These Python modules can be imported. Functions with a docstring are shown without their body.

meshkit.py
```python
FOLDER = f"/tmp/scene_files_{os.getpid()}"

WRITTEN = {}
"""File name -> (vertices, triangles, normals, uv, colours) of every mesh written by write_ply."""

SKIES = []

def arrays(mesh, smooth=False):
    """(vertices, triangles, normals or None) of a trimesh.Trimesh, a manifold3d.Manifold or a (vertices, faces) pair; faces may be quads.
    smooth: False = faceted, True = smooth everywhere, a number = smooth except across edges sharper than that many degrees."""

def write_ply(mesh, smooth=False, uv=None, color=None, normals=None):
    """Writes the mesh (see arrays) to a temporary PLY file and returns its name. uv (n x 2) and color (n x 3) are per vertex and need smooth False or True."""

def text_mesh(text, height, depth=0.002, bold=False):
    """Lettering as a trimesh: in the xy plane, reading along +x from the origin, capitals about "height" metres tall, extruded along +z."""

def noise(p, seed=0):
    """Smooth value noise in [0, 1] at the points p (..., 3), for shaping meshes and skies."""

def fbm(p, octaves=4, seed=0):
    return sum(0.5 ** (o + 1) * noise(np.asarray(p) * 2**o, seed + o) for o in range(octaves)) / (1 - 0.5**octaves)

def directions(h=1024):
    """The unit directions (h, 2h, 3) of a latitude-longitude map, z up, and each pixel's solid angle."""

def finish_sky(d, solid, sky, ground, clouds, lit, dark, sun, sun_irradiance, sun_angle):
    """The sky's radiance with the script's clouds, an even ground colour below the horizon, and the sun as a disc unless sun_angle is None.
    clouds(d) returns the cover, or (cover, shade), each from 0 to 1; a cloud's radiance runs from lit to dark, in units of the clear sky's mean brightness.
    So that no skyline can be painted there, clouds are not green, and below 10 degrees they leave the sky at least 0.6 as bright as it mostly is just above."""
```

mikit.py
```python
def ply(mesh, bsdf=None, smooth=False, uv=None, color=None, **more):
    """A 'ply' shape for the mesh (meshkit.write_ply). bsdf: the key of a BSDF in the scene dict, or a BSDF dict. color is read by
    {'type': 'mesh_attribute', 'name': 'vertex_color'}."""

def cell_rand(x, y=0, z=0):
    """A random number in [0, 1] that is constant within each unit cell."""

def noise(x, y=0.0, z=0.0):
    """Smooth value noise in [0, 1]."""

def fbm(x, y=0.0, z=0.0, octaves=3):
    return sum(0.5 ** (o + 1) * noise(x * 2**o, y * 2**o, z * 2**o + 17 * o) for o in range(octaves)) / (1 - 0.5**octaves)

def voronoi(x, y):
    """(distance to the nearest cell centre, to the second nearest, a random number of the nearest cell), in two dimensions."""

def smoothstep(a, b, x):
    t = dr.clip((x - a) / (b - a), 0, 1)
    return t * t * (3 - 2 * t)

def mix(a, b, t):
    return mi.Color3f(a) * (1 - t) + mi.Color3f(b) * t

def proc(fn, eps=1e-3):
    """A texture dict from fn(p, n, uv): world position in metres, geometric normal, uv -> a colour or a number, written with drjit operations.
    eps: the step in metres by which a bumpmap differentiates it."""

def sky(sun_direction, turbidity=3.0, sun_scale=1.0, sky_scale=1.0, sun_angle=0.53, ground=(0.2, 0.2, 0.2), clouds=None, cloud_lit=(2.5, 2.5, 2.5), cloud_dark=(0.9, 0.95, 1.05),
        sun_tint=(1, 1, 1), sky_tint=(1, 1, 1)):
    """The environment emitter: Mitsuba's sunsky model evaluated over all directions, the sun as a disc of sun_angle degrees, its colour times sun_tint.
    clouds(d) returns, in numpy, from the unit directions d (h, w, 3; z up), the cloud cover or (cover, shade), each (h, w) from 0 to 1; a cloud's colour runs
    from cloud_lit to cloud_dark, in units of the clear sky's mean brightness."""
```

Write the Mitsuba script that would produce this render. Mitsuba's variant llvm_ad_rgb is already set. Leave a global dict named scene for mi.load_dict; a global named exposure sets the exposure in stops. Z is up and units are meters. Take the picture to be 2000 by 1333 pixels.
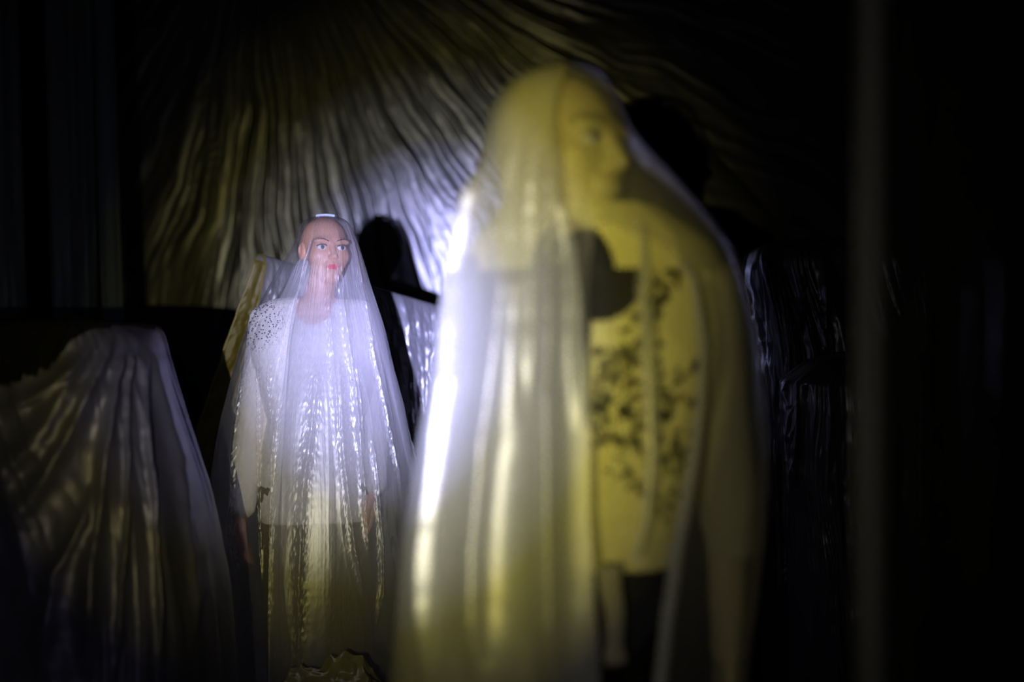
import math
import numpy as np
import trimesh
import manifold3d as m3
import mitsuba as mi
import drjit as dr
import mikit
from meshkit import noise as N3, fbm as F3
from scipy.interpolate import PchipInterpolator

T = mi.ScalarTransform4f
scene, labels = {}, {}

# ------------------------------------------------------------------ camera, torch light, exposure
F, CZ = 1944.0, 1.35                      # focal length in pixels of the 2000 px frame, camera height
scene['camera'] = {
    'type': 'thinlens', 'fov': math.degrees(2 * math.atan(1000 / F)), 'fov_axis': 'x',
    'aperture_radius': 0.0165, 'focus_distance': 3.0, 'near_clip': 0.05, 'far_clip': 60.0,
    'to_world': T().look_at(origin=[0, 0, CZ], target=[0, 1, CZ], up=[0, 0, 1])}

# the hand torch that lights the room: blue-white hot spot, yellow corona, wide dim spill (one lamp, beside the camera)
LAMP = np.array([-0.26, -0.5, CZ - 0.06])
AIM = LAMP + np.array([-0.0213, 1.0, 0.034]) * 8


def beam(name, rgb, cutoff, width):
    scene[name] = {'type': 'spot', 'intensity': {'type': 'rgb', 'value': list(rgb)}, 'cutoff_angle': cutoff, 'beam_width': width,
                   'to_world': T().look_at(origin=LAMP.tolist(), target=AIM.tolist(), up=[0, 0, 1])}


beam('torch_hot_spot', (41, 42, 92), 9.5, 2.5)
beam('torch_corona', (8.0, 8.6, 13.0), 13.5, 7.0)
beam('torch_spill', (7.6, 6.7, 0.95), 18.0, 9.0)
beam('torch_stray', (0.58, 0.53, 0.50), 33.0, 16.0)
exposure = 0.0


# ------------------------------------------------------------------ helpers
def PX(px, d):
    return (np.asarray(px, float) - 1000.0) / F * d


def PZ(py, d):
    return CZ - (np.asarray(py, float) - 666.5) / F * d


def rgb(*v):
    return {'type': 'rgb', 'value': list(map(float, v))}


def ref(k):
    return {'type': 'ref', 'id': k}


def put(key, mesh, bsdf, smooth=True, **kw):
    assert key not in scene, key
    scene[key] = mikit.ply(mesh, bsdf, smooth=smooth, **kw)
    return key


def tag(key, label=None, category=None, group=None, kind=None):
    labels[key] = {k: v for k, v in dict(label=label, category=category, group=group, kind=kind).items() if v}


def grid(P, closed=False):
    """(n, m, 3) points -> (vertices, triangles)"""
    n, m = P.shape[:2]
    i, j = np.meshgrid(np.arange(n - 1), np.arange(m if closed else m - 1), indexing='ij')
    j2 = (j + 1) % m
    q = np.stack([i * m + j, i * m + j2, (i + 1) * m + j2, (i + 1) * m + j], -1).reshape(-1, 4)
    return trimesh.Trimesh(P.reshape(-1, 3), np.vstack([q[:, [0, 1, 2]], q[:, [0, 2, 3]]]), process=False)


def cat(*ms):
    return trimesh.util.concatenate(ms)


def tri(man):
    me = man.to_mesh()
    return trimesh.Trimesh(me.vert_properties[:, :3], me.tri_verts, process=True)


def man(t):
    return m3.Manifold(m3.Mesh(np.asarray(t.vertices, np.float32), np.asarray(t.faces, np.uint32)))


def ball(c, r, seg=20):
    return m3.Manifold.sphere(float(r), seg).translate([float(x) for x in c])


def hull(*spheres):
    return m3.Manifold.batch_hull([ball(c, r) for c, r in spheres])


def chain(*joints):
    out = None
    for a, b in zip(joints, joints[1:]):
        h = hull(a, b)
        out = h if out is None else out + h
    return out


def organic(m, edge, it=12):
    t = tri(m.refine_to_length(edge))
    trimesh.smoothing.filter_taubin(t, lamb=0.5, nu=0.52, iterations=it)
    return t


def rot(yaw, at, scale=1.0):
    c, s = math.cos(yaw), math.sin(yaw)
    M = np.eye(4)
    M[:3, :3] = np.array([[c, -s, 0], [s, c, 0], [0, 0, 1]]) * scale
    M[:3, 3] = at
    return M


def moved(t, M):
    t = t.copy()
    t.apply_transform(M)
    return t


def tube(points, r, sides=8):
    p = np.asarray(points, float)
    r = np.broadcast_to(r, (len(p),))
    t = np.gradient(p, axis=0)
    t /= np.linalg.norm(t, axis=1, keepdims=True) + 1e-12
    a = np.cross(t, np.where(np.abs(t[:, 2:]) < 0.9, [0, 0, 1.0], [1.0, 0, 0]))
    a /= np.linalg.norm(a, axis=1, keepdims=True)
    b = np.cross(t, a)
    g = np.linspace(0, 2 * np.pi, sides, endpoint=False)
    P = p[:, None] + r[:, None, None] * (np.cos(g)[None, :, None] * a[:, None] + np.sin(g)[None, :, None] * b[:, None])
    body = grid(P, closed=True)
    return body


# ------------------------------------------------------------------ materials
def haze_by_height(top, mid, low):
    """share of milky film by height: less over the head; low dims the sheet where light falls off"""
    def fn(p, n, uv):
        w = top + (mid - top) * mikit.smoothstep(1.60, 1.38, p.z) + (low - mid) * mikit.smoothstep(1.05, 0.75, p.z)
        return w * (0.8 + 0.4 * mikit.fbm(p.x * 14, p.y * 14, p.z * 5))
    return mikit.proc(fn)


def film(haze, gloss, tint, alpha, ior=1.3):
    """thin polythene: part clear, part milky (scatters both ways), part glossy"""
    milky = {'type': 'blendbsdf', 'weight': gloss,
             'a': {'type': 'principledthin', 'base_color': rgb(*tint), 'diff_trans': 0.95, 'roughness': 0.5},
             'b': {'type': 'twosided', 'b': {'type': 'roughconductor', 'material': 'none', 'alpha': alpha}}}
    return {'type': 'blendbsdf', 'weight': haze, 'a': {'type': 'thindielectric', 'int_ior': ior}, 'b': milky}


scene['film_clear'] = film(haze_by_height(0.10, 0.17, 0.18), 0.42, (0.86, 0.86, 0.9), 0.12)
scene['film_milky'] = film(haze_by_height(0.13, 0.56, 0.26), 0.18, (0.88, 0.87, 0.9), 0.12)
scene['film_hem_clear'] = film(0.45, 0.3, (0.9, 0.9, 0.92), 0.15)
scene['film_front'] = film(0.20, 0.22, (0.86, 0.86, 0.84), 0.2)
scene['film_front_milky'] = film(haze_by_height(0.48, 0.56, 0.14), 0.16, (0.9, 0.9, 0.9), 0.15)
scene['film_amber_glow'] = film(0.8, 0.08, (0.5, 0.4, 0.08), 0.25)  # amber stands in for light glowing through the plastic
scene['film_amber_glow_edge'] = film(0.8, 0.25, (0.85, 0.7, 0.12), 0.2)  # the same lit-through glow, put brighter into the edge colour
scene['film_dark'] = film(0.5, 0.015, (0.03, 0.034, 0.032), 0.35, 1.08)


def plain(base, rough, metal=0.0, spec=0.5, **kw):
    return {'type': 'twosided', 'b': {'type': 'principled', 'base_color': rgb(*base), 'roughness': rough, 'metallic': metal, 'specular': spec, **kw}}


scene['wall_film'] = plain((0.58, 0.58, 0.65), 0.395, 0.88, 0.6)
scene['rail_film'] = plain((0.5, 0.5, 0.53), 0.36, 0.45, 0.7)
scene['grey_film'] = plain((0.115, 0.11, 0.205), 0.46, 0.5, 0.4)
scene['curtain_film'] = plain((0.30, 0.38, 0.5), 0.45, 0.2, 0.5)
scene['heap_film'] = plain((0.5, 0.47, 0.28), 0.32, 0.4, 0.7)
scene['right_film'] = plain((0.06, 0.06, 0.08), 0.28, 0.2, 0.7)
scene['shadow_black'] = plain((0.006, 0.006, 0.007), 0.9, 0, 0.05)  # near-black for the shadow band laid on the grey cover
scene['room_black'] = plain((0.012, 0.012, 0.013), 0.9, 0, 0.1)
scene['skin'] = plain((0.72, 0.40, 0.26), 0.38, 0, 0.4)
scene['skin_torchlit'] = plain((0.88, 0.77, 0.36), 0.45, 0, 0.4)  # pale skin with the yellow of the torch mixed into its colour
scene['lip_paint'] = plain((0.80, 0.05, 0.09), 0.3, 0, 0.5)
scene['brow_paint'] = plain((0.03, 0.018, 0.015), 0.6)
scene['eye_white'] = plain((0.85, 0.85, 0.86), 0.15, 0, 0.6)
scene['eye_iris'] = plain((0.03, 0.045, 0.07), 0.15, 0, 0.6)
scene['trousers'] = plain((0.008, 0.008, 0.009), 0.85, 0, 0.1)
scene['brown_cloth'] = plain((0.17, 0.15, 0.065), 0.8, 0, 0.1)
scene['steel'] = plain((0.25, 0.25, 0.27), 0.35, 0.9)
scene['tape'] = plain((0.55, 0.62, 0.78), 0.3, 0.3)


def knit(p, n, uv):
    base = 0.82 + 0.12 * mikit.fbm(p.x * 160, p.z * 160, p.y * 160)
    d1, _, w = mikit.voronoi(p.x * 135 + p.y * 50, p.z * 135 + p.y * 20)
    near = mikit.smoothstep(0.115, 0.045, dr.sqrt(dr.square(p.x + 0.80) + dr.square(p.z - 1.41)))
    dot = (1 - mikit.smoothstep(0.26, 0.36, d1)) * dr.select(w > 0.55, 1.0, 0.0) * dr.clip(near + 0.12, 0, 1)
    c = mi.Color3f(base, base * 0.965, base * 0.93)
    return mikit.mix(c, mi.Color3f(0.08, 0.085, 0.11), dot)


scene['sweater_knit'] = {'type': 'twosided', 'b': {'type': 'principled', 'base_color': mikit.proc(knit), 'roughness': 0.8, 'specular': 0.2}}

SPRAY = [(1385, 480, .020), (1345, 500, .024), (1325, 545, .026), (1300, 575, .02), (1282, 615, .025), (1238, 668, .027), (1258, 690, .02), (1205, 705, .024),
         (1222, 735, .02), (1180, 745, .022), (1232, 765, .026), (1160, 800, .022), (1200, 810, .03), (1245, 810, .02), (1178, 835, .02), (1215, 850, .022),
         (1262, 855, .022), (1255, 890, .02), (1290, 745, .02), (1335, 775, .028), (1285, 820, .024), (1340, 880, .026), (1325, 910, .022), (1225, 940, .02), (1300, 990, .022)]
SPRAY_D = 1.385




def printed(p):
    """colours of the jacket fabric at the points p: pale weave with a dark spray of leaves and petals on the front"""
    rng = np.random.default_rng(7)
    dark = np.zeros(len(p))
    front_side = np.clip((1.58 - p[:, 1]) / .02, 0, 1)
    for px, py, r in SPRAY:
        c = np.array([float(PX(px, SPRAY_D)), float(PZ(py, SPRAY_D))])
        for _ in range(int(7 + 260 * r)):
            q = c + rng.normal(0, r * .62, 2)
            a, L = rng.uniform(0, math.pi), r * rng.uniform(.22, .42)
            d = p[:, [0, 2]] - q
            u, w = d[:, 0] * math.cos(a) + d[:, 1] * math.sin(a), -d[:, 0] * math.sin(a) + d[:, 1] * math.cos(a)
            e = (u / L) ** 2 + (w / (L * rng.uniform(.35, .6))) ** 2
            dark = np.maximum(dark, np.clip((1.25 - e) / .5, 0, 1) * rng.uniform(.75, 1))
    dark = (dark * front_side)[:, None]
    weave = (0.78 + 0.08 * F3(p * 300, 2, 3))[:, None] * np.array([1, .93, .47])  # pale weave, the yellow torch light put into its colour
    return weave * (1 - dark) + dark * np.array([.012, .014, .018])


scene['jacket_cloth'] = {'type': 'twosided', 'b': {'type': 'principled', 'base_color': {'type': 'mesh_attribute', 'name': 'vertex_color'}, 'roughness': 0.75, 'specular': 0.25}}
scene['hood_cloth'] = plain((0.84, 0.77, 0.36), 0.75, 0, 0.25)  # part of the torch yellow is shifted into this fabric colour
scene['sash_cloth'] = plain((0.4, 0.37, 0.28), 0.8)
scene['undershirt_cloth'] = plain((0.03, 0.03, 0.035), 0.8)

# ------------------------------------------------------------------ the room
WALL_Y, H = 8.0, 4.7


def slab(lo, hi):
    t = trimesh.creation.box(extents=np.subtract(hi, lo))
    t.apply_translation((np.asarray(lo) + np.asarray(hi)) / 2)
    return t


for key, lo, hi in (('floor', (-5, -2.2, -0.1), (5, WALL_Y + .1, 0)), ('ceiling', (-5, -2.2, H), (5, WALL_Y + .1, H + .1)),
                    ('wall_back', (-5, WALL_Y, 0), (5, WALL_Y + .1, H)), ('wall_left', (-5.1, -2.2, 0), (-5, WALL_Y, H)),
                    ('wall_right', (5, -2.2, 0), (5.1, WALL_Y, H)), ('wall_front', (-5, -2.3, 0), (5, -2.2, H))):
    put(key, slab(lo, hi), 'room_black', smooth=False)
    tag(key, kind='structure')


def ridged(x, y, z=0.0, seed=0):
    p = np.stack(np.broadcast_arrays(x, y, z), -1)
    return 1 - np.abs(2 * N3(p, seed) - 1)


# the big sheet on the back wall: creases fan out from where it is pinned up, left under the ceiling
def wall_sheet():
    x = np.concatenate([np.linspace(-4.95, -2.2, 150)[:-1], np.linspace(-2.2, 0.4, 560)[:-1], np.linspace(0.4, 4.95, 230)])
    z = np.concatenate([np.linspace(0.01, 1.0, 60)[:-1], np.linspace(1.0, 4.0, 430)[:-1], np.linspace(4.0, H - .02, 40)])
    X, Z = np.meshgrid(x, z)
    ax, az = -1.9, 4.9
    wob = F3(np.stack([X * 1.3, Z * 1.3, X * 0], -1), 3, 5) - 0.5
    ph = np.arctan2(X - ax, az - Z) + 0.10 * wob
    r = np.hypot(X - ax, az - Z)
    big = ridged(ph * 13, r * 0.45, 1.0, 1) ** 2
    mid = ridged(ph * 46 + 4, r * 0.8, 2.0, 2) ** 2
    fine = ridged(ph * 120, r * 1.2, 3.0, 3)
    crump = F3(np.stack([ph * 26, r * 3.2, X * 0], -1), 4, 9) - 0.5
    fade = np.clip((r - 0.5) / 2.0, 0.15, 1)
    calm = np.exp(-(((X + 0.42) / 0.65) ** 2 + ((Z - 1.65) / 0.75) ** 2))         # hangs flatter low on the right
    fade = fade * np.clip((X + 2.9) / 1.1, .3, 1) * np.clip((1.0 - X) / .7, .3, 1)
    y = WALL_Y - 0.06 + 0.05 * (X - 4.0) - 0.045 * Z - fade * (1 - 0.55 * calm) * (0.021 * big + 0.019 * mid + 0.008 * fine) - (0.012 + 0.012 * calm) * crump
    return grid(np.stack([X, y, Z], -1))


put('plastic_sheet', wall_sheet(), 'wall_film')
tag('plastic_sheet', 'huge creased plastic sheet covering the back wall with a head-shaped shadow on it', 'plastic sheet')


# hanging plastic strips (curtains)
def hanging(p0, p1, z0, z1, folds, amp, seed, n=160, m=60, lean=0.0):
    """a strip hung between floor points p0 and p1, gathered in vertical folds"""
    p0, p1 = np.array(p0, float), np.array(p1, float)
    L = np.linalg.norm(p1 - p0)
    t = (p1 - p0) / L
    nn = np.array([t[1], -t[0]])
    s, z = np.meshgrid(np.linspace(0, 1, n), np.linspace(z1, z0, m))
    k = s * folds + 0.35 * (F3(np.stack([s * folds * .5, z * 0.5, s * 0], -1), 2, seed) - .5)
    d = amp * (ridged(k, z * 0.15, 0.5, seed) * 1.3 + 0.4 * ridged(k * 2.7, z * .3, .2, seed + 1) - 0.8)
    d += 0.12 * amp * (F3(np.stack([s * 40, z * 14, s * 0], -1), 2, seed + 2) - .5)
    xy = p0 + (s * L)[..., None] * t + d[..., None] * nn
    xy[..., 0] += lean * (z1 - z) / (z1 - z0)
    return grid(np.concatenate([xy, z[..., None]], -1))


D = 5.0
put('plastic_curtain', hanging((PX(-160, D), D), (PX(62, D) - .12, D + .05), 0.01, 4.5, 5, .05, 11, lean=.12), 'curtain_film')
tag('plastic_curtain', 'dim bluish plastic curtain at the left frame edge behind the grey cover', 'curtain')
put('plastic_curtain_001', hanging((PX(58, D), D + .12), (PX(150, D), D + .12), 0.01, 4.5, 4, .04, 12, lean=.1), 'curtain_film')
tag('plastic_curtain_001', 'narrow dim plastic curtain strip, second from the left, ending above the cover\'s corner', 'curtain')
put('plastic_curtain_002', hanging((PX(165, D + .3), D + .3), (PX(205, D + .3), D + .3), 0.01, 4.5, 3, .02, 13, lean=.15), 'curtain_film')
tag('plastic_curtain_002', 'nearly black curtain strip with a thin lit edge, rightmost of the left-hand curtains', 'curtain')
# the blurred dark sheet close by on the right
D = 0.95
near = hanging((PX(1668, D), D - .02), (PX(2450, D), D + .22), 0.01, 3.0, 7, .05, 21, n=260)
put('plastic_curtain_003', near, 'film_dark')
P = np.stack([np.full(60, float(PX(1676, D))) + .006 * np.sin(np.linspace(0, 7, 60)), np.full(60, D - .03), np.linspace(2.9, 0.02, 60)], -1)
P[:, 0] += np.linspace(-.012, .018, 60)
scene['film_hem'] = film(0.6, 0.1, (0.30, 0.31, 0.28), 0.35)
put('plastic_curtain_003__rolled_edge', tube(P, 0.0125, 14), 'film_hem')
tag('plastic_curtain_003', 'very blurred dark curtain close by at right with a pale vertical edge', 'curtain')
tag('plastic_curtain_003__rolled_edge', 'pale rolled vertical edge')


# ------------------------------------------------------------------ draped covers
class Drape:
    """A sheet hung over something: rows of (z, centre x, half width left, half width right, depth in front, depth behind) from the top down,
    folds as polylines. The angle runs 0 = right, pi/2 = towards the camera, pi = left."""

    def __init__(self, d, rows, power=2.0, seed=0, kink=0.9, ripple=0.0, rest=0.5, rag=4.0):
        rows = sorted(rows, key=lambda r: r[0])
        y, xl, xr, bf, bb = (np.array(c, float) for c in zip(*rows))
        self.cy = d
        z = PZ(y, d)
        self.z0, self.z1 = z[0], z[-1]
        w = np.cumsum(np.r_[0, np.hypot(np.diff(z), np.maximum(np.abs(np.diff(PX(xl, d))), np.abs(np.diff(PX(xr, d)))))])
        self.w = w / w[-1]
        f = lambda v: PchipInterpolator(self.w, v)
        self.fz, self.fl, self.fr, self.ff, self.fb = f(z), f(PX(xl, d)), f(PX(xr, d)), f(bf), f(bb)
        self.rag = rag
        self.power, self.seed, self.kink, self.ripple, self.rest = power, seed, kink, ripple, rest

    def base(self, th, v):
        xl, xr = self.fl(v), self.fr(v)
        cx = (xl + xr) / 2
        a = (xr - xl) / 2
        c, s = np.cos(th), np.sin(th)
        e = 2.0 / self.power
        X = cx + a * np.sign(c) * np.abs(c) ** e
        b = np.where(s > 0, self.ff(v), self.fb(v))
        Y = self.cy - b * np.sign(s) * np.abs(s) ** e
        return X, Y, self.fz(v), a, b

    def row_of(self, py):
        """the v of image height py on the middle of the front"""
        vs = np.linspace(0, 1, 2000)
        yy = 666.5 + (CZ - self.fz(vs)) * F / (self.cy - self.ff(vs))
        return np.interp(py, np.maximum.accumulate(yy), vs)

    def theta_of(self, px, v):
        xl, xr = self.fl(v), self.fr(v)
        cx, a = (xl + xr) / 2, (xr - xl) / 2
        lo, hi = np.full(np.shape(v), 0.02), np.full(np.shape(v), math.pi - .02)
        for _ in range(40):
            m = (lo + hi) / 2
            X, Y, *_r = self.base(m, v)
            q = 1000 + X / Y * F
            lo, hi = np.where(q > px, m, lo), np.where(q > px, hi, m)
        return (lo + hi) / 2

    def line(self, pts):
        """polyline of pixels (x, y) -> theta as a function of v"""
        x, y = (np.array(c, float) for c in zip(*pts))
        v = self.row_of(y)
        th = self.theta_of(x, v)
        return lambda q: np.interp(q, v, th), v[0], v[-1]

    def layer(self, nth, nv, t0=None, t1=None, v0=0.0, v1=1.0, off=0.0, folds=(), random=0.0, nrand=26, crumple=0.002, cscale=60, hem=0.0, low=0.0, vbias=1.0, grow=1.0, seed=None):
        seed = self.seed if seed is None else seed
        v = v0 + (v1 - v0) * np.linspace(0, 1, nv) ** vbias
        a0 = np.zeros(nv) if t0 is None else t0(v)
        a1 = np.full(nv, 2 * np.pi) if t1 is None else t1(v)
        u = np.linspace(0, 1, nth)
        TH = a0[:, None] + (a1 - a0)[:, None] * u
        V = np.broadcast_to(v[:, None], TH.shape)
        X, Y, Z, A, B = self.base(TH, V)
        R = np.sqrt(A * B) + 1e-4
        disp = off * np.clip((V - v0) / (.12 if v1 == 1.0 and v0 else .3), .15, 1)
        crest = np.zeros(TH.shape)
        for fd in folds:
            fn, fa, fb = self.line(fd[0])
            amp, wid = fd[1], fd[2]
            t = fn(V)
            uu = (np.mod(TH - t + np.pi, 2 * np.pi) - np.pi) * R
            env = np.clip((V - fa) / 0.04 + .15, 0, 1) * np.clip((fb - V) / 0.06 + .3, 0, 1)
            kink = 1 + self.kink * (F3(np.stack([V * 30, V * 0, V * 0 + amp * 1000], -1), 3, seed + 3) - .5)
            crest = np.maximum(crest, env * np.exp(-(uu / (2.2 * wid + .004)) ** 2))
            disp = disp + amp * env * kink / (1 + (uu / (wid * kink)) ** 2)
        fade = np.clip(V / 0.25, 0, 1) ** grow
        if random:
            cs, sn = np.cos(TH), np.sin(TH)
            wob = 0.5 * (F3(np.stack([cs * 2, sn * 2, V * 2.5], -1), 2, seed + 7) - .5)
            k = nrand / (2 * np.pi)
            tt = np.mod(TH, 2 * np.pi)
            disp = disp + random * fade * (ridged((tt + wob) * k, V * 1.6, 0.3, seed + 1) ** 3 - .3) + 0.35 * random * fade * (ridged((tt + 1.7 * wob) * k * 2.7, V * 4, .7, seed + 2) ** 2 - .3)
        q = np.stack([X * cscale, Y * cscale, Z * cscale * 0.36], -1)
        cr = crumple * (self.rest + crest + .5 * np.clip((V - .78) / .2, 0, 1)) * np.clip((V - .1) / .2, 0, 1)
        disp = disp + cr * (ridged(q[..., 0], q[..., 1], q[..., 2], seed + 4) + 0.6 * ridged(q[..., 0] * 2.1, q[..., 1] * 2.1, q[..., 2] * 2.3, seed + 5) - .9)
        if self.ripple:
            disp = disp + self.ripple * np.clip(V / .05, .1, 1) * (1 - .8 * np.clip((V - .12) / .2, 0, 1)) * (ridged(np.cos(TH) * 34, np.sin(TH) * 34, V * 5, seed + 11) ** 2 + .6 * ridged(np.cos(TH) * 80, np.sin(TH) * 80, V * 9, seed + 12) - .6)
        if low:
            l = low * np.clip((V - .72) / .25, 0, 1)
            disp = disp + l * (ridged(X * 11, Y * 11, Z * 13, seed + 8) - .6 + .4 * ridged(X * 25, Y * 25, Z * 30, seed + 9))
        if hem:
            Z = Z + hem * (F3(np.stack([np.cos(TH) * self.rag, np.sin(TH) * self.rag, V * 0], -1), 3, seed + 6) - .3) * np.clip((V - v1 + .12) / .12, 0, 1) ** 2
        nx, ny = np.cos(TH) * B, -np.sin(TH) * A
        ln = np.hypot(nx, ny) + 1e-9
        return grid(np.stack([X + disp * nx / ln, Y + disp * ny / ln, np.maximum(Z, 0.004)], -1))


# ---- the mannequin's parts
def ell(p, c, r):
    q = (p - np.array(c)) / np.array(r)
    k0 = np.linalg.norm(q, axis=1)
    k1 = np.linalg.norm(q / np.array(r), axis=1) + 1e-9
    return k0 * (k0 - 1) / k1


def cap(p, a, b, ra, rb):
    a, b = np.array(a), np.array(b)
    h = np.clip(((p - a) @ (b - a)) / ((b - a) @ (b - a)), 0, 1)
    return np.linalg.norm(p - a - h[:, None] * (b - a), axis=1) - (ra + (rb - ra) * h)


def smin(a, b, k):
    h = np.clip(0.5 + 0.5 * (b - a) / k, 0, 1)
    return b * (1 - h) + a * h - k * h * (1 - h)


def smax(a, b, k):
    return -smin(-a, -b, k)


EYE = 0.034


def head_sdf(p):
    """face towards -y, z up, origin mid-head"""
    p = p * [1, -1, 1]
    s = p * [1, 1, 1]
    s[:, 0] = np.abs(s[:, 0])
    d = ell(p, (0, -.014, .030), (.074, .092, .083))
    d = smin(d, ell(p, (0, .026, -.030), (.060, .060, .082)), .03)
    d = smin(d, ell(p, (0, .056, -.096), (.024, .024, .019)), .025)
    d = smin(d, ell(s, (.042, .052, -.022), (.022, .022, .022)), .025)
    d = smin(d, ell(s, (.030, .072, .024), (.030, .014, .010)), .018)
    d = smax(d, -ell(s, (EYE, .098, .004), (.021, .022, .012)), .012)
    d = smin(d, cap(p, (0, .082, .014), (0, .103, -.026), .0075, .0100), .010)
    d = smin(d, ell(s, (.0095, .093, -.030), (.0075, .010, .007)), .006)
    d = smin(d, ell(p, (0, .081, -.058), (.024, .013, .016)), .012)
    d = smax(d, -cap(p, (-.018, .097, -.0605), (.018, .097, -.0605), .0022, .0022), .004)
    return d


def radial(sdf, centre, dirs, far=.2):
    lo, hi = np.zeros(len(dirs)), np.full(len(dirs), far)
    for _ in range(30):
        m = (lo + hi) / 2
        out = sdf(centre + dirs * m[:, None]) > 0
        lo, hi = np.where(out, lo, m), np.where(out, m, hi)
    return centre + dirs * ((lo + hi) / 2)[:, None]


def surf(x, z):
    """y of the face surface at (x, z)"""
    x, z = np.atleast_1d(x).astype(float), np.atleast_1d(z).astype(float)
    lo, hi = np.full(len(x), -.16), np.full(len(x), .0)
    for _ in range(30):
        m = (lo + hi) / 2
        out = head_sdf(np.stack([x, m, z], 1)) > 0
        lo, hi = np.where(out, m, lo), np.where(out, hi, m)
    return np.stack([x, lo, z], 1)


def make_head():
    ico = trimesh.creation.icosphere(subdivisions=6)
    v = radial(head_sdf, np.array([0, 0.0, -.005]), ico.vertices)
    t = trimesh.Trimesh(v, ico.faces, process=False)
    out = man(t)
    for sx in (-1, 1):
        e = m3.Manifold.sphere(1, 40).scale([.010, .019, .031]).rotate([0, 0, -sx * 18]).translate([sx * .074, .012, -.004])
        e -= m3.Manifold.sphere(1, 32).scale([.007, .012, .020]).translate([sx * .084, .008, .0])
        out = out + e
    return out


def hand(sx):
    """hanging hand, wrist at the origin, fingers down (-z), thumb towards the front (-y)"""
    palm = hull(((0, -.018, -.012), .013), ((0, .018, -.012), .013), ((0, -.030, -.075), .0125), ((0, .030, -.072), .0115)) + hull(((0, 0, .03), .021), ((0, -.012, -.015), .016), ((0, .012, -.015), .016))
    for k, (y, L, b) in enumerate(((-.030, .074, .10), (-.010, .084, .16), (.011, .078, .20), (.030, .062, .26))):
        a = np.array([0, y, -.074])
        pts, ang = [a], b
        for seg in (.45, .32, .23):
            ang += .16
            pts.append(pts[-1] + L * seg * np.array([-sx * math.sin(ang), .04 * (k - 1.5), -math.cos(ang)]))
        palm = palm + chain(*[(p, r) for p, r in zip(pts, (.0100, .0092, .0085, .0072))])
    th = [(-sx * .004, -.022, -.020), (-sx * .012, -.046, -.045), (-sx * .018, -.052, -.074), (-sx * .020, -.050, -.098)]
    return palm + chain(*zip(th, (.015, .0115, .0100, .0080)))


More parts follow.
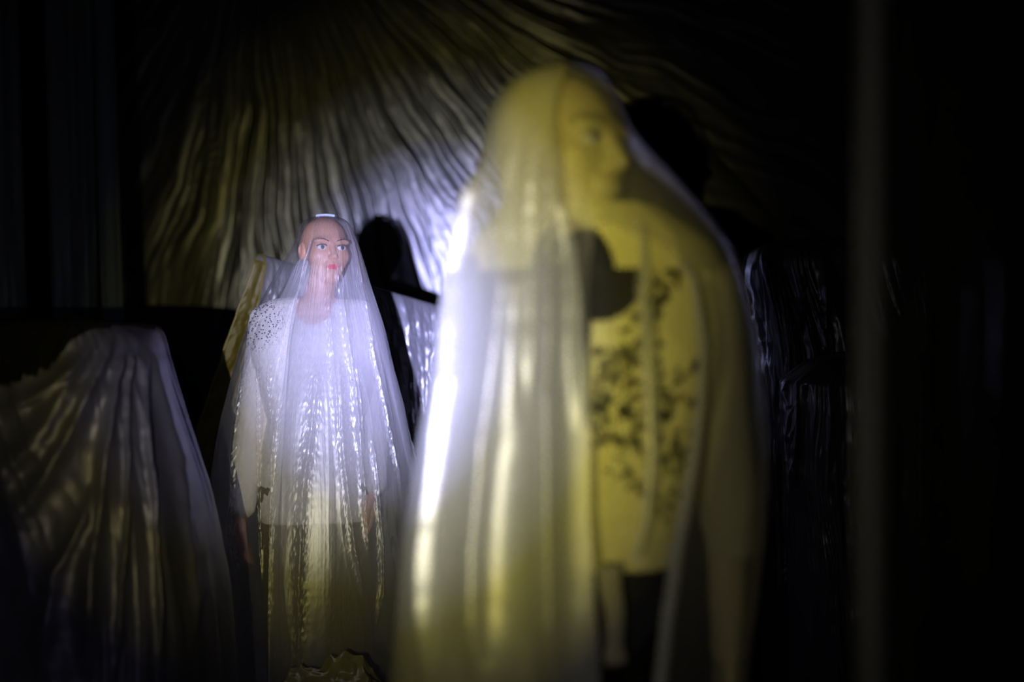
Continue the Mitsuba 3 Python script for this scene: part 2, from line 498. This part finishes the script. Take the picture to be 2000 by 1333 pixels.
def figure(sh, arm_l, arm_r, neck_tilt=0.0):
    """joints of a standing body, facing -y, feet on z = 0; sh: half shoulder width; arms as (shoulder, elbow, wrist)"""
    J = dict(neck=((0, .01, 1.47), .048), chest=[((-.095, .0, 1.32), .098), ((.095, .0, 1.32), .098)], sh=[((-sh, .01, 1.425), .050), ((sh, .01, 1.425), .050)],
             waist=[((-.055, 0, 1.10), .085), ((.055, 0, 1.10), .085)], hip=[((-.085, .01, .93), .095), ((.085, .01, .93), .095)])
    return J, arm_l, arm_r


def torso(J, grow=0.0, hips=True):
    g = lambda L: [(c, r + grow) for c, r in L]
    t = hull(*g(J['sh']), *g(J['chest'])) + hull(*g(J['chest']), *g(J['waist']))
    if hips:
        t = t + hull(*g(J['waist']), *g(J['hip']))
    return t


def arm(a, grow=0.0, upto=3):
    s, e, w = a
    return chain(*[(p, r + grow) for p, r in ((s, .048), (tuple(np.add(s, e) / 2), .043), (e, .036), (tuple(np.add(e, w) / 2), .034), (w, .026))][:5])


def make_mannequin(key, M, headM, J, arms, skin, top_bsdf, hem, cuff, paint='full', label='', neckline=True):
    """body (one surface with head, arms, hands, legs), painted face, clothing"""
    H_ = tri(make_head())
    H_.apply_transform(headM)
    hc = headM[:3, 3]
    b = torso(J) + chain(J['neck'], (tuple(hc + np.array([0, .012, -.055])), .046))
    b = b + hull(((0, .015, 1.44), .06), J['sh'][0], J['sh'][1])
    for sx, a in zip((-1, 1), arms):
        b = b + arm(a)
    for sx in (-1, 1):
        b = b + chain(((sx * .09, .01, .92), .088), ((sx * .095, -.005, .50), .055), ((sx * .095, .02, .32), .052), ((sx * .095, .03, .085), .036))
        b = b + hull(((sx * .095, .04, .038), .036), ((sx * .10, -.07, .028), .028), ((sx * .10, -.15, .02), .020))
    body = organic(b, .014, 14)
    for sx, a in zip((-1, 1), arms):
        h = organic(hand(sx), .0035, 6)
        h.apply_translation(a[2])
        body = tri(man(body) + man(h))
    body = tri(man(body) + man(H_))
    put(key + '__body', moved(body, M), skin, smooth=50)
    W = M @ headM
    if paint:
        full = paint == 'full'
        for i, sx in enumerate((-1, 1)):
            sfx = '' if i == 0 else '_001'
            e = trimesh.creation.icosphere(subdivisions=4)
            e.apply_scale([.0155, .012, .0085])
            e.apply_translation([sx * EYE, -.0735, .0035])
            put(key + '__eye' + sfx, moved(e, W), 'eye_white')
            ir = trimesh.creation.icosphere(subdivisions=3)
            ir.apply_scale([.0062, .0032, .0066])
            ir.apply_translation([sx * EYE, -.0842, .0038])
            put(key + '__eye' + sfx + '__iris', moved(ir, W), 'eye_iris')
            x = np.linspace(.013, .056, 24)
            pts = surf(sx * x, .0265 + .009 * np.sin((x - .013) / .043 * 2.4) - .003)
            put(key + '__eyebrow' + sfx, moved(tube(pts, .0016 * np.sin(np.linspace(.25, 3.0, 24)) + .0005, 6), W), 'brow_paint')
            x = np.linspace(-.0165, .0175, 20)
            pts = np.stack([sx * (EYE + x), -.0735 - .0122 * np.sqrt(np.clip(1 - (x / .019) ** 2, 0, 1)), .0042 + .0088 * np.sqrt(np.clip(1 - (x / .0185) ** 2, 0, 1))], 1)
            put(key + '__eyelashes' + sfx, moved(tube(pts, .0017, 6), W), 'brow_paint')
        lips = []
        x = np.linspace(-1, 1, 41)
        for top in (0, 1) if full else ():
            rows = []
            for k in np.linspace(0, 1, 9):
                hgt = (.0078 * (1 - np.abs(x) ** 2.2) * (1 - .18 * np.exp(-(x / .16) ** 2))) if top else -.0085 * (1 - np.abs(x) ** 2.5)
                p = surf(x * .0235, -.0605 + hgt * k)
                p[:, 1] -= .0012 + .0032 * math.sin(math.pi * k) * (1 - np.abs(x) ** 2)
                rows.append(p)
            lips.append(grid(np.array(rows)))
        if full:
            put(key + '__lips', moved(cat(*lips), W), 'lip_paint')
    # clothing
    J2 = {k: (v if k == 'neck' else [(c, r + .004) for c, r in v]) for k, v in J.items()}
    c = torso(J2, .010)
    if not hem:      # long, dress-like sweater
        c = c + hull(*[((q[0] * .8, q[1], q[2]), r + .012) for q, r in J['hip']], ((-.070, 0, .80), .108), ((.070, 0, .80), .108))
        hem = .78
    for a in arms:
        s, e, w = (np.array(q, float) for q in a)
        w2 = e + (w - e) * cuff
        c = c + chain((s, .060), ((s + e) / 2, .056), (e, .048), ((e + w2) / 2, .046), (w2, .042))
    c = organic(c, .013, 10)
    c = man(c)
    c = c.trim_by_plane([0, 0, 1], hem) if hem else c
    keep = tri(c)
    if neckline:
        c = c - m3.Manifold.sphere(1, 64).scale([neckline, .13, neckline * .95]).translate([-.01, -.075, 1.455])
        c = c - m3.Manifold.cylinder(.4, .066, .066, 48).translate([0, .01, 1.43])
        keep = tri(c)
    keep = keep.subdivide() if len(keep.vertices) < 30000 else keep
    vn = keep.vertex_normals
    q = keep.vertices
    w = (ridged(q[:, 0] * 7, q[:, 1] * 7, q[:, 2] * 4, 31) - .5) * .010 + (F3(q * 90, 2, 33) - .5) * .004
    keep.vertices = q + vn * w[:, None]
    return keep


# ================================================================== the mannequin in focus
D2 = 3.2
bx = float(PX(619, D2))
M2 = rot(math.radians(8), (bx, D2, 0))
J, _, _ = figure(.128, None, None)
armL = ((-.150, .01, 1.415), (-.205, .02, 1.09), (-.235, -.03, .80))
armR = ((.140, .01, 1.405), (.175, .03, 1.12), (.175, -.03, .87))
headM2 = rot(math.radians(20), (.025, .0, 1.641), 0.95)
top = make_mannequin('mannequin', M2, headM2, J, (armL, armR), 'skin', 'sweater_knit', None, 0.90, neckline=.060)
put('mannequin__sweater', moved(top, M2), 'sweater_knit', smooth=60)
legs = None
for sx in (-1, 1):
    c = chain(((sx * .088, .01, .90), .102), ((sx * .095, -.005, .50), .070), ((sx * .095, .02, .30), .064), ((sx * .095, .03, .11), .055))
    legs = c if legs is None else legs + c
put('mannequin__trousers', moved(organic(legs, .02, 8), M2), 'brown_cloth')
tag('mannequin', 'sharp bald mannequin with red lips in a pale speckled sweater under clear plastic', 'mannequin')
tag('mannequin__sweater', 'pale knitted sweater with dark speckles on the shoulder')
tag('mannequin__lips', 'painted red lips')
tag('mannequin__body', 'glossy skin-coloured head, neck and hands')

rear = Drape(D2, [
    (423.5, 637, 637.5, .002, .002), (424.2, 622, 654, .03, .03), (427, 608, 667, .05, .055), (434, 596, 677, .075, .075), (446, 587, 684, .098, .095), (462, 583, 690, .112, .104), (490, 572, 698, .126, .112),
    (520, 552, 705, .132, .12), (560, 530, 716, .138, .13), (600, 507, 729, .15, .15), (640, 488, 742, .165, .17), (700, 468, 757, .19, .2), (760, 452, 772, .215, .22),
    (850, 432, 792, .25, .25), (950, 419, 814, .29, .28), (1050, 414, 822, .32, .3), (1150, 416, 821, .34, .32), (1220, 424, 812, .35, .33), (1290, 428, 806, .355, .34), (1400, 434, 800, .36, .35), (1478, 436, 798, .362, .35)], seed=40, ripple=.0014, rest=0.10)
RF = [([(655, 440), (668, 600), (690, 760), (702, 900), (708, 1000), (715, 1080)], .012, .006), ([(690, 700), (702, 800), (707, 920)], .006, .004),
      ([(660, 700), (668, 880), (676, 960), (690, 1080), (705, 1160)], .010, .006), ([(720, 850), (735, 1000), (742, 1150), (732, 1230)], .011, .005),
      ([(622, 700), (605, 870), (592, 960), (585, 1130), (583, 1300)], .007, .007), ([(530, 690), (526, 760), (530, 820)], .007, .0035), ([(508, 690), (506, 800), (507, 900), (507, 1000), (512, 1120)], .010, .003),
      ([(490, 690), (460, 850), (458, 950), (452, 1050), (468, 1130)], .014, .010), ([(790, 850), (808, 950), (812, 1060)], .006, .004), ([(606, 445), (600, 500), (585, 600)], .004, .004),
      ([(548, 760), (533, 900), (530, 1000), (528, 1240)], .007, .004), ([(650, 480), (642, 600), (650, 700), (660, 860)], .007, .005), ([(680, 450), (700, 560), (720, 680), (745, 800), (775, 960)], .010, .006),
      ([(640, 440), (636, 520), (640, 620)], .003, .002), ([(672, 440), (684, 500), (700, 580)], .003, .0025), ([(620, 440), (612, 500), (600, 560)], .003, .0025)]
edge_fn = rear.line([(612, 440), (600, 500), (586, 560), (560, 720), (545, 880), (535, 1000), (528, 1290)])[0]
put('plastic_cover__sheet', rear.layer(900, 460, folds=RF, random=.006, nrand=22, crumple=.0031, cscale=125, low=.009, hem=.10), 'film_clear')
put('plastic_cover__overlap', rear.layer(520, 420, t0=lambda v: np.full(v.shape, -.55), t1=edge_fn, v0=.012, off=.010, folds=RF, random=.007, nrand=19, crumple=.0031, cscale=115, low=.009, hem=.14, seed=44), 'film_milky')
tp = slab((-.030, -.020, -.004), (.030, .020, .004))
tp = tri(man(tp).refine_to_length(.004))
tp.vertices[:, 2] -= tp.vertices[:, 0] ** 2 * 3.5 + tp.vertices[:, 1] ** 2 * 5
tp.apply_translation([float(PX(639, D2)), D2 - .012, float(PZ(424, D2)) + .004])
scene['film_shadow_backing'] = film(0.985, 0.05, (0.80, 0.80, 0.84), 0.16)  # near-opaque film, added to darken the shadow on the wall
put('plastic_cover__shadow_backing', rear.layer(420, 300, t0=lambda v: np.full(v.shape, -2.5), t1=lambda v: .42 - .25 * v, v0=.02, off=.005, random=.008, nrand=26, crumple=.002, cscale=90, hem=.08, seed=47), 'film_shadow_backing')
vv = np.linspace(float(rear.row_of(470)), .97, 160)
th = edge_fn(vv)
Xe, Ye, Ze, Ae, Be = rear.base(th, vv)
put('plastic_cover__hem', tube(np.stack([Xe - .012 * np.cos(th) * 0, Ye - .013, Ze], -1), .0016 + .0012 * np.abs(np.sin(vv * 40)), 8), 'film_hem_clear')
put('plastic_cover__tape', tp, 'tape', smooth=40)
tag('plastic_cover', 'clear glossy plastic cover hanging in sharp folds over the mannequin with red lips', 'plastic cover')
tag('plastic_cover__overlap', 'milky overlapping layer of the cover on the right')
tag('plastic_cover__shadow_backing', 'added near-opaque layer at the back, darkening the cast shadow')
tag('plastic_cover__hem', 'thin rolled edge of the overlap')
tag('plastic_cover__tape', 'short strip of pale tape on top of the head')

# ================================================================== the blurred mannequin in front
D1 = 1.52
fx = float(PX(1150, D1))
M1 = rot(math.radians(10), (fx, D1, 0))
J1, _, _ = figure(.155, None, None)
J1['sh'] = [((c[0], c[1], 1.435), r) for c, r in J1['sh']]
a1 = ((-.170, .02, 1.42), (-.190, .13, 1.13), (-.10, .17, .90))
a2 = ((.178, .01, 1.425), (.222, .02, 1.12), (.215, -.02, .87))
headM1 = rot(math.radians(41), (-.046, -.01, 1.636), 1.04)
top = make_mannequin('mannequin_001', M1, headM1, J1, (a1, a2), 'skin_torchlit', 'jacket_cloth', 1.02, 0.85, paint='eyes', neckline=.084)
wedge = m3.Manifold.extrude(m3.CrossSection([[(-.45, 1.60), (-.45, .6), (-.036, .6), (-.036, .9), (-.034, 1.30), (-.01, 1.42), (-.01, 1.60)]]), .70).rotate([90, 0, 0]).translate([0, .30, 0])
top = tri(man(top) - wedge)
for _ in range(3):
    e = top.edges_unique_length
    if np.percentile(e, 90) < .0045:
        break
    top = trimesh.Trimesh(*trimesh.remesh.subdivide(top.vertices, top.faces), process=True)
top = moved(top, M1)
put('mannequin_001__jacket', top, 'jacket_cloth', smooth=True, color=printed(np.asarray(top.vertices)))
us = torso({k: (v if k == 'neck' else [(c, r + .004) for c, r in v]) for k, v in J1.items()}, .002) + chain(((0, .01, 1.43), .062), ((-.01, .008, 1.50), .054))
us = us + arm(a1, .006)
put('mannequin_001__undershirt', moved(organic(us, .015, 8), M1), 'undershirt_cloth')
legs = None
for sx in (-1, 1):
    c = chain(((sx * .088, .01, 1.03), .098), ((sx * .088, .01, .90), .104), ((sx * .095, -.005, .50), .072), ((sx * .095, .02, .30), .066), ((sx * .095, .03, .11), .057))
    legs = c if legs is None else legs + c
put('mannequin_001__trousers', moved(organic(legs, .02, 8), M1), 'trousers')
# hood over the head, open to the face on the right, and its cowl round the neck
hood = Drape(D1, [
    (142, 1092, 1094, .002, .002), (144, 1066, 1122, .042, .045), (151, 1038, 1146, .066, .07), (166, 1014, 1170, .09, .094), (191, 991, 1190, .108, .112), (226, 975, 1204, .119, .12), (262, 969, 1212, .122, .122),
    (300, 969, 1222, .122, .124), (345, 980, 1240, .118, .124), (390, 985, 1268, .112, .122), (425, 968, 1312, .112, .12), (452, 945, 1356, .114, .118), (478, 926, 1388, .116, .118), (505, 912, 1402, .12, .12), (535, 903, 1408, .126, .124)], seed=90, kink=.2)
hv = float(hood.row_of(415))
h_edge = hood.line([(1104, 143), (1092, 170), (1084, 230), (1082, 300), (1086, 360), (1098, 430)])[0]
shell = hood.layer(240, 120, t0=h_edge, t1=lambda v: np.full(v.shape, 2 * np.pi - .75), v1=hv, random=.004, nrand=9, crumple=0)
cowl = hood.layer(360, 60, v0=float(hood.row_of(392)), random=.006, nrand=11, crumple=0)
v = cowl.vertices[cowl.faces].mean(1)
hole = ((v[:, 0] - float(PX(1118, 1.40))) / .062) ** 2 + ((v[:, 2] - float(PZ(545, 1.40))) / .085) ** 2 < 1
cowl.update_faces(~(hole & (v[:, 1] < D1)))
put('mannequin_001__hood', cat(shell, cowl), 'hood_cloth')
tag('mannequin_001__hood', 'pale hood and cowl, open to the face')
zz = np.linspace(1.04, .905, 30)
sash = np.stack([float(PX(1192, 1.37)) + .010 * (1.04 - zz) / .14 + .002 * np.sin(zz * 60), np.full(30, 1.372), zz], -1)
wid = np.interp(zz, [.90, .915, .93, 1.04], [.012, .017, .011, .017])
ss = tube(sash, wid, 14)
ss.vertices[:, 1] = 1.372 + (ss.vertices[:, 1] - 1.372) * .35
put('mannequin_001__sash', ss, 'sash_cloth')
tag('mannequin_001', 'blurred mannequin in a pale jacket with a dark floral spray, standing large in the foreground', 'mannequin')
tag('mannequin_001__jacket', 'pale jacket with a dark floral spray, worn over one shoulder')
tag('mannequin_001__undershirt', 'dark long-sleeved undershirt')
tag('mannequin_001__trousers', 'black trousers')
tag('mannequin_001__sash', 'narrow pale sash end hanging below the jacket')

front = Drape(D1, [
    (137, 1093, 1094, .002, .002), (138.5, 1060, 1126, .045, .05), (145, 1030, 1154, .07, .075), (160, 1004, 1178, .095, .10), (185, 978, 1197, .115, .12), (220, 960, 1214, .128, .13), (260, 951, 1232, .134, .135),
    (300, 944, 1262, .138, .14), (340, 936, 1302, .14, .14), (400, 922, 1356, .142, .14), (450, 911, 1396, .145, .14), (480, 905, 1414, .148, .145), (520, 897, 1436, .152, .15), (600, 880, 1462, .162, .16),
    (700, 860, 1480, .175, .175), (850, 834, 1488, .19, .2), (1000, 813, 1480, .205, .215), (1150, 797, 1462, .22, .23), (1333, 778, 1440, .235, .25), (1700, 755, 1440, .26, .27), (2150, 740, 1450, .28, .29)], seed=70, kink=0.25)
FF = [([(958, 300), (912, 520), (893, 750), (870, 930), (852, 1080), (840, 1333)], .026, .012), ([(985, 380), (1000, 560), (985, 700), (965, 850), (945, 1080), (940, 1333)], .028, .013),
      ([(1072, 300), (1080, 500), (1075, 760), (1075, 1000), (1078, 1333)], .024, .010), ([(1085, 200), (1098, 400), (1125, 480), (1130, 640), (1135, 800)], .010, .008),
      ([(1040, 250), (1035, 420), (1030, 600), (1030, 800)], .010, .010), ([(1130, 270), (1126, 420), (1122, 480)], .006, .006), ([(1010, 240), (990, 400)], .006, .006)]
left_edge = front.line([(1090, 150), (1098, 380), (1118, 470), (1142, 640), (1150, 800), (1150, 1000), (1158, 1150), (1170, 1333), (1180, 1600)])[0]
slit_l = front.line([(1160, 430), (1150, 520), (1146, 640), (1150, 800), (1150, 1000), (1158, 1150), (1170, 1333), (1180, 1600)])[0]
slit_r = front.line([(1168, 430), (1300, 480), (1352, 540), (1372, 680), (1366, 800), (1345, 950), (1322, 1080), (1302, 1220), (1290, 1333), (1270, 1600)])[0]
vs = float(front.row_of(440))
put('plastic_cover_001__sheet', cat(
    front.layer(520, 150, v1=vs, folds=FF, random=.004, nrand=14, crumple=.0004, cscale=40, grow=.6),
    front.layer(520, 300, t0=slit_l, t1=lambda v: slit_r(v) + 2 * np.pi, v0=vs, folds=FF, random=.009, nrand=14, crumple=.0004, cscale=40, hem=.05)), 'film_front')
put('plastic_cover_001__overlap', front.layer(320, 340, t0=left_edge, t1=lambda v: np.full(v.shape, 3.5), v0=.05, off=.009, folds=FF, random=.005, nrand=12, crumple=.0004, cscale=36, hem=.06, seed=75), 'film_front_milky')
# rolled hems along the slit and a loose ribbon of film across the jacket


def on_front(fn, v, off=.004):
    th = fn(v)
    X, Y, Z, A, B = front.base(th, v)
    return np.stack([X, Y - off, Z], -1)


vv = np.linspace(float(front.row_of(510)), .97, 120)
scene['film_edge'] = film(0.72, 0.14, (0.8, 0.8, 0.74), 0.25)
put('plastic_cover_001__hem', tube(on_front(slit_r, vv), np.interp(vv, [vv[0], vv[40], 1], [.004, .0085, .010]), 10), 'film_edge')
rb = front.line([(1252, 430), (1256, 560), (1266, 700), (1274, 900), (1262, 1020), (1240, 1100)])
vv = np.linspace(rb[1], rb[2], 90)
c = on_front(rb[0], vv, .002)
w = .009 * np.sin(np.linspace(.35, 2.9, 90)) + .002
rib = np.stack([c + np.outer(w * k, [1, 0, 0]) + np.array([0, .004 * k * k, 0]) for k in np.linspace(-1, 1, 7)], 1)
put('plastic_cover_001__ribbon', grid(rib), 'film_front_milky')
tag('plastic_cover_001', 'blurred milky plastic cover draped over the foreground mannequin, open over its jacket', 'plastic cover')
tag('plastic_cover_001__overlap', 'milky double layer on the left')
tag('plastic_cover_001__hem', 'pale rolled edge of the opening')
tag('plastic_cover_001__ribbon', 'loose narrow ribbon of film')


# ================================================================== sheet over a rail behind the sharp mannequin
def rail_sheet():
    A, B = np.array([PX(507, 3.75), 3.75, PZ(497, 3.75)]), np.array([PX(862, 4.25), 4.25, PZ(600, 4.25)])
    ax = B - A
    h = np.array([ax[0], ax[1], 0]) / np.hypot(ax[0], ax[1])
    n = np.array([h[1], -h[0], 0])                     # to the right and towards the camera
    s, w = np.meshgrid(np.linspace(0, 1, 240), np.linspace(-1, 1, 420))
    top = A + s[..., None] * ax
    full = top[..., 2]
    aw = np.abs(w)
    drop = np.where(aw < .06, .045 * (aw / .06) ** 2, .045 + (aw - .06) / .94 * (full - .05))
    spread = .05 * np.sqrt(np.clip(aw / .06, 0, 1)) + .22 * np.clip(aw - .06, 0, 1) ** .8 * np.where(w > 0, .55, 1.0)
    f = np.where(w < 0, .1, 1) * ridged(s * 16 + .8 * drop, drop * .8, 1.0, 91) ** 2 * .03 + ridged(s * 38, drop * 2, 2.0, 92) * .010 + (F3(np.stack([s * 40, drop * 24, w * 0], -1), 3, 93) - .5) * .02
    lat = (spread + f * np.clip(drop / .12, 0, 1)) * np.sign(w)
    P = top + lat[..., None] * n
    P[..., 2] -= drop
    # the sheet's ends: the left end flares outward low down, the right one is drawn in
    out = -h * (0.30 * np.clip(drop - .05, 0, 2) ** 1.0)[..., None] * np.clip(1 - s * 4, 0, 1)[..., None]
    return P + out + h * (-.10 * np.clip(drop - .1, 0, 2) * np.clip(s * 4 - 3, 0, 1))[..., None], A, B, n


P, A_, B_, n_ = rail_sheet()
half = P.shape[0] // 2
put('plastic_cover_002__front_panel', grid(P[half - 8:]), 'rail_film')
put('plastic_cover_002__back_panel', grid(P[:half - 7]), 'film_amber_glow')
tag('plastic_cover_002', 'shiny plastic cover slung over a sloping rail behind the mannequin with red lips', 'plastic cover')
tag('plastic_cover_002__edge', 'edge arching over the open end, its lit glow put into an amber colour')
tag('plastic_cover_002__back_panel', 'back half coloured amber for light glowing through it, seen through the open end')
E_ = P[:, 0]
put('plastic_cover_002__edge', tube(E_[60:-60:3], .0035, 8), 'film_amber_glow_edge')
hx = (B_ - A_) / np.linalg.norm(B_ - A_)
rA, rB = A_ + hx * .06 - [0, 0, .05], B_ - hx * .06 - [0, 0, .05]
put('clothes_rail__bar', tube([rA, (rA + rB) / 2, rB], .016, 16), 'steel')
for sfx, q in (('', rA + (rB - rA) * .12), ('_001', rA + (rB - rA) * .9)):
    put('clothes_rail__upright' + sfx, tube([q, q * [1, 1, .5], q * [1, 1, 0] + [0, 0, .03]], .014, 14), 'steel')
    put('clothes_rail__foot' + sfx, tube([q * [1, 1, 0] + [0, 0, .016] - n_ * .11, q * [1, 1, 0] + [0, 0, .016], q * [1, 1, 0] + [0, 0, .016] + n_ * .11], .015, 14), 'steel')
tag('clothes_rail', 'thin metal rail under the plastic slung behind the sharp mannequin', 'clothes rail')

# ================================================================== grey cover on the left
DL = 2.3
left = Drape(DL, [
    (632, -260, -250, .01, .01), (632.6, -560, 150, .16, .16), (634, -650, 240, .22, .24), (638, -672, 262, .25, .27), (646, -680, 271, .262, .28), (700, -690, 286, .27, .29), (800, -700, 316, .285, .3), (900, -715, 347, .3, .31),
    (1000, -730, 375, .315, .33), (1100, -745, 396, .33, .34), (1200, -755, 412, .34, .35), (1400, -760, 424, .36, .37), (1600, -765, 430, .37, .38)], power=5.0, seed=110, kink=0.4)
LF = [([(252, 650), (262, 760), (280, 900), (300, 1100), (310, 1300)], .022, .014), ([(232, 650), (215, 760), (200, 900), (180, 1100), (170, 1300)], .03, .022),
      ([(212, 650), (170, 760), (110, 900), (40, 1010)], .035, .028), ([(242, 650), (240, 780), (245, 950), (235, 1150), (225, 1320)], .018, .012),
      ([(262, 650), (290, 780), (322, 920), (350, 1080), (372, 1300)], .02, .012), ([(190, 650), (120, 740), (30, 800)], .03, .03), ([(150, 700), (60, 880), (-20, 950)], .03, .035),
      ([(268, 655), (305, 760), (340, 860), (370, 980), (395, 1130)], .014, .009), ([(180, 960), (110, 1120), (80, 1300)], .02, .02)]
put('plastic_cover_003', left.layer(900, 380, folds=LF, random=.012, nrand=30, crumple=.002, cscale=40, low=.0), 'grey_film')
tag('plastic_cover_003', 'dull grey cover in soft folds over a wide block in the lower left corner', 'plastic cover')
shadow_layer = Drape(DL, [(626, -280, -275, .01, .01), (627, -560, 150, .16, .16), (629, -655, 192, .24, .26), (634, -680, 206, .268, .29), (645, -690, 206, .278, .3), (680, -700, 190, .286, .31), (742, -705, 182, .29, .31)], power=5.0, seed=130, rag=22.0)  # black layer in place of a ragged shadow on the cover
put('shadow_layer', shadow_layer.layer(1200, 90, off=.065, random=.012, nrand=60, crumple=.004, cscale=60, hem=.09), 'shadow_black')
tag('shadow_layer', 'black layer with a ragged hem standing in for shadow over the top of the grey cover at left', 'shadow_layer')

# ================================================================== plastic heap at the sharp mannequin's feet
x, y = np.meshgrid(np.linspace(PX(455, 2.6), PX(812, 2.6), 260), np.linspace(2.36, 2.79, 170))
mound = np.exp(-(((x - PX(625, 2.6)) / .19) ** 2) ** 1.5) * np.clip((y - 2.38) / .25, 0, 1) ** .5
edge = np.clip(np.minimum.reduce([(x - x.min()) / .12, (x.max() - x) / .12, (y - y.min()) / .14, (y.max() - y) / .012 + .3]), 0, 1)
edge = edge * edge * (3 - 2 * edge)
hh = .34 * edge ** .5 * (.6 + .4 * F3(np.stack([x * 5, y * 5, x * 0], -1), 2, 140)) + .15 * mound
hh *= .30 + .75 * np.clip((y - y.min()) / .34, 0, 1)
hh += edge * (.06 * ridged(x * 9, y * 9, .3, 141) + .045 * ridged(x * 19 + 3 * y, y * 17, .3, 142) + .015 * ridged(x * 45, y * 45, .3, 143) - .06)
put('plastic_heap', grid(np.stack([x, y, np.maximum(hh, .004)], -1)), 'heap_film')
tag('plastic_heap', 'crumpled heap of yellowish lit plastic on the floor before the sharp mannequin', 'plastic heap')

# ================================================================== dim covers on the right
DR = 3.6
right = Drape(DR, [(474, 1590, 1600, .01, .01), (476, 1520, 1670, .12, .12), (482, 1488, 1730, .18, .18), (495, 1474, 1760, .21, .21), (520, 1470, 1775, .22, .22), (600, 1485, 1780, .22, .23), (700, 1500, 1785, .22, .24), (850, 1510, 1790, .23, .25), (1100, 1515, 1800, .25, .26), (1390, 1515, 1810, .26, .27)], power=4.0, seed=160)
RR = [([(1478, 510), (1490, 620), (1505, 760)], .02, .010), ([(1500, 500), (1540, 560), (1570, 660)], .02, .01), ([(1575, 530), (1565, 620), (1560, 690)], .02, .006), ([(1612, 520), (1612, 620), (1612, 690)], .015, .006)]
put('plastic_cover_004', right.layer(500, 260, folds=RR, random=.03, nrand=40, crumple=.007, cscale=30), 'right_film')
tag('plastic_cover_004', 'dim crumpled plastic cover over a tall block in the dark right of the foreground mannequin', 'plastic cover')
DR = 2.95
low = Drape(DR, [(690, 1680, 1690, .01, .01), (692, 1640, 1740, .1, .1), (700, 1600, 1790, .16, .16), (722, 1565, 1810, .19, .19), (750, 1540, 1820, .2, .2), (800, 1545, 1825, .21, .21), (900, 1555, 1830, .21, .22), (1100, 1570, 1840, .23, .24), (1540, 1575, 1850, .25, .26)], power=3.0, seed=180)
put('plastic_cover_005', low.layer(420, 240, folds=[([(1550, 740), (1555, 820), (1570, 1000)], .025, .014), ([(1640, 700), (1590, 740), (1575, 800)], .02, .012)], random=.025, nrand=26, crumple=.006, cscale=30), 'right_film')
tag('plastic_cover_005', 'low dark plastic cover with a faint shiny corner before the tall dim cover', 'plastic cover')
